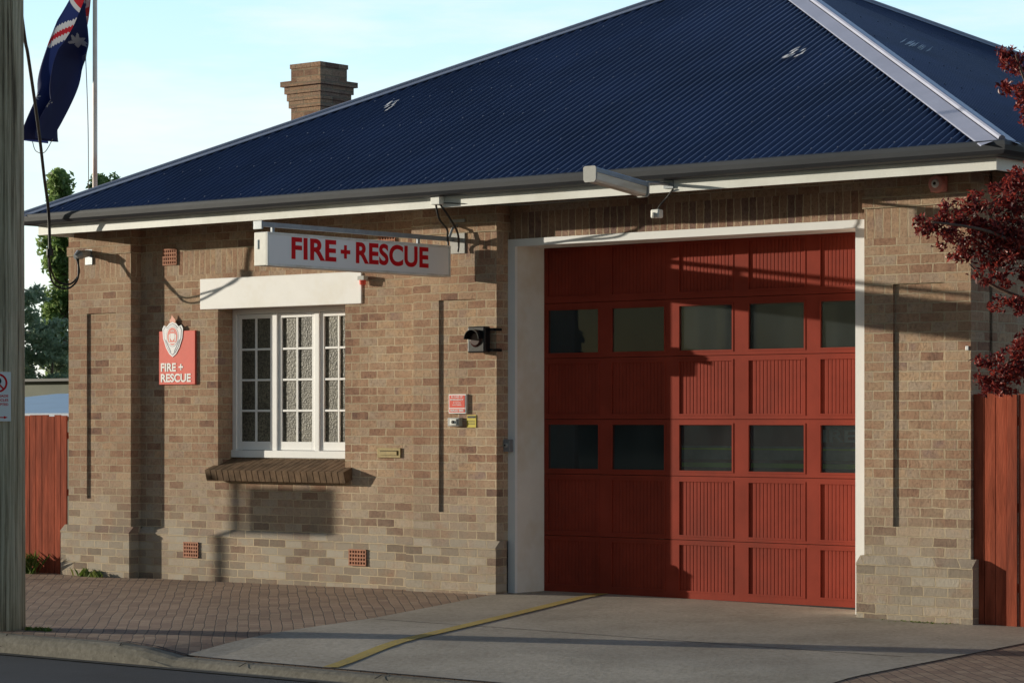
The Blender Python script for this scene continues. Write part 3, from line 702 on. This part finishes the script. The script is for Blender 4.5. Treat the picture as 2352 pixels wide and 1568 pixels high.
b.face([T@Vector(p) for p in ((-.038,2.0,.0068),(-.030,2.01,.0068),(.06,1.912,.0068),(.052,1.902,.0068))],'redtext')
b.face([T@Vector(p) for p in ((-.08,1.672,.0055),(.06,1.672,.0055),(.06,1.680,.0055),(-.08,1.680,.0055))],'redtext')
b.face([T@Vector(p) for p in ((.06,1.664,.0055),(.09,1.676,.0055),(.06,1.688,.0055))],'redtext')
b.make('symbol',npz,fix=False)
text('P','black',sc+xd*-.016+zc*1.912+nd*.005,xd,zc,.055,.086,parent=npz,bold=.05,ext=.001)
for i,(t_,w_) in enumerate((('FIRE BRIGADE',.19),('VEHICLES',.13),('EXCEPTED',.13))):
    text(t_,'redtext',sc+xd*(.095-w_)+zc*(1.84-.034*i)+nd*.005,xd,zc,w_,.020,parent=npz,bold=.02,ext=.001)

ss_=empty('street_sign',(-15.4,-2.5,-.04),label='blank backed street sign on galvanised post on the footpath',category='sign')
b=MB(); b.tube([(-15.4,-2.5,-.04),(-15.4,-2.5,1.92)],.035,'galv',12); b.make('post',ss_)
b=MB(); b.box(-15.36,-14.12,-2.545,-2.538,1.37,1.85,'greyplastic'); b.make('board',ss_)

# ------------------------------------------------------------------ fences
def fence(name,x0,x1,y,z0,z1,label,seed=1):
    rr=random.Random(seed); b=MB(); x=x0
    while x<x1-.02:
        w_=min(.098,x1-x); dy=rr.uniform(-.006,.006); dz=rr.uniform(-.012,.008)
        b.box(x,x+w_-.005,y+dy,y+.018+dy,z0,z1+dz,'fencered'); x+=.1
    for z in (z0+.3,(z0+z1)/2,z1-.25): b.box(x0,x1,y+.025,y+.07,z,z+.07,'fencered')
    x=x0+.05
    while x<x1: b.box(x,x+.09,y+.07,y+.16,z0-.1,z1-.05,'fencered'); x+=1.8
    return b.make(name,label=label,category='fence')
fence('paling_fence',-14.0,-11.0,.02,-.02,1.70,'sunlit red stained timber paling fence beside brick wall',seed=3)
fence('paling_fence',.004,4.0,.035,-.02,1.86,'dark red timber paling fence meeting the brick pier',seed=5)

# ------------------------------------------------------------------ fire engine behind the door glass
ft=empty('fire_engine',(-2.8,4.6,0.03),label='red fire engine with lime stripes parked inside the station bay',category='fire engine')
b=MB(); b.box(-3.7,-1.15,.90,3.6,.55,2.75,'truckred'); b.box(-3.7,-1.15,3.65,8.6,.6,2.9,'truckred'); b.make('body',ft,bevel=.05)
b=MB(); b.box(-3.6,-1.25,.885,.899,1.95,2.68,'darkglass'); b.make('windscreen',ft)
b=MB(); b.box(-3.72,-1.13,.80,.92,.40,.78,'whitetext'); b.make('bumper',ft,bevel=.02)
b=MB(); b.box(-3.66,-1.19,.888,.899,1.30,1.42,'truckgrey'); b.make('grille',ft)
b=MB(); b.box(-3.68,-1.17,.875,.8995,1.228,1.268,'lime'); b.box(-3.68,-1.17,.875,.887,1.385,1.402,'lime'); b.make('stripe',ft)
for x in (-3.45,-1.6):
    b=MB(); b.box(x-.1,x+.14,.87,.90,.92,1.08,'whitetext'); b.make('headlight',ft,bevel=.01)
text('FIRE','whitetext',(-2.10,.898,1.46),(1,0,0),(0,0,1),.45,.11,parent=ft,bold=.02)
for x in (-3.65,-1.5):
    for y in (2.5,7.2):
        b=MB(); b.tube([(x,y,.5),(x+.28,y,.5)],.47,'tyre',24); b.make('wheel',ft)

# ------------------------------------------------------------------ flag and pole
fp=Vector((-16.07,4.89,0))
b=MB(); b.tube([fp,fp+Vector((0,0,8.7))],[.038,.029],'rust',14); b.tube([fp+Vector((0,0,8.7)),fp+Vector((0,0,8.76))],[.05,.03],'rust',12)
fpole=b.make('flagpole',label='tall slender white flagpole with rust patches behind the station',category='flagpole')
def lerpc(c,t):
    n=len(c)-1; i=min(int(t*n),n-1); f=t*n-i
    P0=Vector(c[max(i-1,0)]);P1=Vector(c[i]);P2=Vector(c[i+1]);P3=Vector(c[min(i+2,n)])
    return .5*((2*P1)+(-P0+P2)*f+(2*P0-5*P1+4*P2-P3)*f*f+(-P0+3*P1-3*P2+P3)*f**3)
Bc=[(.19,6.56),(.43,6.50),(.56,6.15),(.72,5.80),(.86,5.47)]
Tc=[(.10,7.95),(.32,7.25),(.66,6.66),(.97,6.18),(1.00,5.90),(1.28,5.46)]
def star(u,v,cu_,cv_,r,n=7):
    x=(u-cu_)*2; y=v-cv_; a=math.atan2(x,y); rr_=math.hypot(x,y)
    k=(a/(2*math.pi)*n)%1; k=abs(k-round(k))*2
    return rr_ < r*(1-.56*k)
def flagcol(u,v):
    if u<.5 and v>.5:
        x=u/.5; y=(v-.5)/.5
        if abs(y-.5)<.10 or abs(x-.5)<.05: return 'fred'
        if abs(y-.5)<.17 or abs(x-.5)<.085: return 'fwhite'
        dg=min(abs(x-y),abs(x-(1-y)))
        if dg<.04: return 'fred'
        if dg<.115: return 'fwhite'
        return 'fnavy'
    if star(u,v,.25,.25,.13): return 'fwhite'
    for (a,c_,r,n) in ((.75,.17,.075,7),(.625,.52,.075,7),(.75,.84,.075,7),(.86,.60,.075,7),(.80,.44,.045,5)):
        if star(u,v,a,c_,r,n): return 'fwhite'
    return 'fnavy'
fb=MB(); NU,NV=170,84
for i in range(NU+1):
    u=i/NU; B=lerpc(Bc,u); T_=lerpc(Tc,u)
    for j_ in range(NV+1):
        v=j_/NV; vv=v+.085*math.sin(4*math.pi*v+2*u)*min(1,4*u); p=B+(T_-B)*vv
        fy=.24*math.sin(10*v+3.5*u)*min(1,u*3+.15)+.09*math.sin(19*v-5*u)*u
        fx=.03*math.sin(14*v+6*u)*u
        fb.v.append((fp.x-p[0]+fx,fp.y+fy,p[1]))
for i in range(NU):
    for j_ in range(NV):
        a=i*(NV+1)+j_; fb.f.append((a,a+NV+1,a+NV+2,a+1)); fb.m.append(fb.mi(flagcol(((i+.5)/NU)**.75,(j_+.5)/NV)))
fb.make('australian_flag',smooth=True,fix=False,label='limp navy national flag with stars and union canton on flagpole',category='flag')
b=MB(); b.tube(curve([(fp.x-.19,fp.y,6.56),(fp.x-.14,fp.y,5.6),(fp.x-.12,fp.y,4.2),(fp.x-.05,fp.y,1.2)]),.006,'rope',5)
b.tube(curve([(fp.x-.10,fp.y,7.95),(fp.x-.07,fp.y,8.3),(fp.x-.03,fp.y,8.65)]),.006,'rope',5)
b.tube(curve([(fp.x-1.28,fp.y,5.46),(fp.x-1.21,fp.y,5.33),(fp.x-1.03,fp.y,5.30),(fp.x-.86,fp.y,5.47)]),.006,'rope',5)
b.make('halyard',fpole)

# ------------------------------------------------------------------ neighbouring sheds
def shed(name,x0,x1,y0,y1,zw,zr,roofm,label):
    b=MB(); b.box(x0,x1,y0,y1,-.1,zw,'shedwall')
    r_=empty(name,((x0+x1)/2,(y0+y1)/2,0),label=label,category='shed')
    b.make('wall',r_)
    b=MB(); b.prism([(y0-.2,zw),(y0-.2,zw+.05),(y1+.2,zr+.05),(y1+.2,zr)],x0-.2,x1+.2,roofm,lambda p,t:(t,p[0],p[1])); b.make('roof',r_)
    b=MB(); b.box((x0+x1)/2-.6,(x0+x1)/2+.3,y0-.03,y0,.0,1.6,'darktrim'); b.make('door',r_)
shed('garden_shed',-24,-16.5,7.5,11.0,1.70,2.05,'shedroof','low shed with pale blue metal roof behind the fence')
shed('outbuilding',-34,-22,14.3,19,2.38,2.40,'darktrim','flat roofed olive outbuilding beyond the fence')

# ------------------------------------------------------------------ trees
def leaves(b,c,rad,n,size,mat,rr):
    k=b.mi(mat)
    for _ in range(n):
        while True:
            q=Vector((rr.uniform(-1,1),rr.uniform(-1,1),rr.uniform(-1,1)))
            if q.length<1: break
        q=q*(.55+.45*rr.random())
        p=Vector(c)+Vector((q.x*rad[0],q.y*rad[1],q.z*rad[2]))
        a=Vector((rr.gauss(0,1),rr.gauss(0,1),rr.gauss(0,1))).normalized()
        t=a.cross(Vector((rr.gauss(0,1),rr.gauss(0,1),rr.gauss(0,1)))).normalized()
        s=size*rr.uniform(.6,1.3); i=len(b.v); nn=a.cross(t)
        b.v+=[tuple(p-a*s),tuple(p+t*s*.45+nn*s*.12),tuple(p+a*s),tuple(p-t*s*.45+nn*s*.12)]
        b.f.append((i,i+1,i+2,i+3)); b.m.append(k)
pb=Vector((1.30,-.50,-.02))
pt=empty('plum_tree',pb,label='purple leaved plum tree growing by the red fence',category='tree')
rr=random.Random(11)
def PT(x,y,dd=0): return pb+R*((x-2480)*.0033)+F*dd+Vector((0,0,1.68+(962-y)*.0033))
tr_=MB()
tr_.tube([pb-Vector((0,0,.1)),pb+Vector((.02,0,.8)),pb+Vector((-.03,.02,1.5))],[.075,.06,.05],'bark',12)
top=pb+Vector((-.03,.02,1.5))
CL=[(2298,128,.07,.05),(2318,140,.12,.07),(2325,178,.12,.09),(2335,215,.09,.10),(2342,255,.07,.09),(2372,290,.1,.12),
(2335,385,.10,.10),(2285,415,.14,.09),(2335,440,.12,.14),(2258,462,.13,.09),(2210,487,.10,.08),(2150,490,.06,.09),(2108,512,.09,.045),(2135,530,.12,.06),(2165,548,.12,.06),(2210,530,.15,.09),(2250,505,.14,.09),(2300,515,.18,.14),
(2232,590,.16,.08),(2290,580,.16,.12),(2335,600,.12,.12),(2265,640,.13,.05),(2345,650,.08,.12),(2285,695,.13,.05),(2335,705,.09,.07),
(2338,785,.08,.08),(2300,822,.16,.10),(2250,850,.09,.09),(2315,868,.17,.09),(2255,890,.08,.05),(2345,830,.1,.12),(2255,560,.14,.08),(2330,550,.12,.12),(2185,575,.09,.05),(2280,880,.12,.07),(2310,460,.14,.1),(2270,540,.14,.1)]
brs=[[(2480,520),(2380,600),(2300,560),(2220,530),(2105,515)],[(2480,480),(2400,440),(2330,420),(2260,465)],[(2480,560),(2400,700),(2330,680),(2260,645),(2220,600)],[(2480,520),(2440,380),(2380,290),(2340,220),(2305,130)],[(2480,600),(2440,760),(2380,800),(2300,830),(2250,870)],[(2480,500),(2560,420),(2600,300)],[(2480,500),(2500,350),(2490,200)]]
for i,br in enumerate(brs):
    dd=[(-.25,.15,.3,-.1,.1,.2,-.3)[i]*k/4 for k in range(len(br))]
    pts=[PT(x,y,dd[k]) for k,(x,y) in enumerate(br)]; cpts=curve([top]+pts if i!=4 else [pb+Vector((0,0,1.3))]+pts,6)
    tr_.tube(cpts,[.026*(1-.85*k/(len(cpts)-1))+.003 for k in range(len(cpts))],'bark',8)
tr_.make('trunk',pt,smooth=True)
cr=MB()
for (x,y,rx,rz) in CL:
    c0=PT(x,y,rr.uniform(-.12,.12)); nn_=int(10500*rx*rz*12*.1)+130
    for q in range(8):
        cc=c0+R*rr.uniform(-.95,.95)*rx+Vector((0,0,rr.uniform(-.95,.95)*rz))+F*rr.uniform(-.1,.1)
        leaves(cr,cc,(rx*.5+.02,rx*.5+.03,rz*.5+.02),nn_//8,.023,'plum',rr)
for _ in range(46):
    x=rr.uniform(2375,2720); y=rr.uniform(120,860); leaves(cr,PT(x,y,rr.uniform(-.6,.6)),(.2,.2,.16),130,.026,'plum',rr)
cr.make('crown',pt,fix=False)
def bigtree(name,base,h,rad,mat,label,n,leaf,seed,columnar=False):
    rr=random.Random(seed); e=empty(name,base,label=label,category='tree'); base=Vector(base)
    b=MB(); b.tube([base,base+Vector((0,0,h*.5)),base+Vector((.1,0,h*.95))],[h*.018,h*.011,.03],'bark',10)
    cr=MB(); 
    for k in range(n):
        t=rr.random()
        if columnar:
            z=h*(.08+.92*t); r=rad*(math.sin(math.pi*min(1,(1-t)*.80+.16))**.6)*rr.uniform(.15,.95); cs_=rad*.40
        else:
            z=h*(.25+.75*t); r=rad*math.sqrt(max(0,1-((t-.45)/.6)**2))*rr.uniform(.2,1); cs_=rad*.26
        a=rr.uniform(0,6.283); c_=base+Vector((r*math.cos(a),r*math.sin(a),min(z,h-cs_*.4)))
        b.tube([base+Vector((0,0,max(.5,z-r*(1.5 if columnar else .6)))),c_],[h*.003,.01],'bark',5)
        leaves(cr,c_,(cs_,cs_,cs_*(1.5 if columnar else .8)),70,leaf,mat,rr)
    b.make('trunk',e); cr.make('crown',e,fix=False)
bigtree('poplar_tree',(-128.0,100.6,-.2),18.6,1.55,'poplar','tall narrow green poplar beyond the sheds',190,.24,21,True)
bigtree('poplar_tree',(-126.0,102.4,-.2),18.4,1.5,'poplar','tall narrow green poplar beyond the sheds',150,.24,22,True)
for i,(x,y,h,r) in enumerate(((-91.8,65.6,9.2,2.4),(-90.0,67.2,6.8,2.2),(-94.5,64,8.2,3.0),(-80,50.5,5.0,2.3),(-83,49,5.4,2.4),(-86,74,6.5,3),(-78.5,52,4.4,2.0))):
    bigtree('gum_tree',(x,y,-.2),h,r,'gum','grey green gum tree on the far side of town',70,.17,40+i)
def hills(a0,a1,n,d0,hs,mat):
    P=[]
    for i in range(n+1):
        a=math.radians(a0+(a1-a0)*i/n); row=[]
        for k in range(5):
            dd=d0+(d0*.15)*k; hh=hs[k]*(.75+.2*math.sin(i*.35)+.12*math.sin(i*1.3)+.08*math.sin(i*3.1))-.3
            row.append((dd*math.cos(a)+10,dd*math.sin(a)-18,hh))
        P.append(row)
    b=MB(); b.grid(P,mat); b.make('hill',kind='structure')
hills(80,200,61,380,(0,6,11,13,9),'gum')
# added wooded rise out of view, put in so the door glass mirrors dark
hills(202,330,70,150,(0,7,11,12,8),'unseenwood')

def weeds(name,c,n,r,h,label,seed):
    rr=random.Random(seed); b=MB()
    for _ in range(n):
        p=Vector(c)+Vector((rr.gauss(0,r),rr.gauss(0,r*.25),0)); a=rr.uniform(0,6.28); hh=h*rr.uniform(.3,1); w_=.006+.01*rr.random()
        l_=Vector((math.cos(a),math.sin(a),0)); s_=Vector((-l_.y,l_.x,0))*w_
        b.face([p-s_,p+s_,p+s_*1.4+l_*hh*.3+Vector((0,0,hh*.6)),p+l_*hh*.7+Vector((0,0,hh)),p-s_*1.4+l_*hh*.3+Vector((0,0,hh*.6))],'weed')
    b.make(name,fix=False,label=label,category='weeds')
weeds('weed_clump',(-11.6,-.15,0),110,.13,.26,'tall green weeds at the foot of the red fence',1)
weeds('weed_clump',(-10.5,-.12,0),45,.10,.10,'small green weeds growing from paving against brick plinth',2)
weeds('weed_clump',(-6.0,-4.6,-.06),90,.08,.04,'low grass tuft at the base of the timber pole',3)
weeds('weed_clump',(-.5,-.12,-.0),120,.14,.03,'sparse tiny weeds along the base of the pier',4)
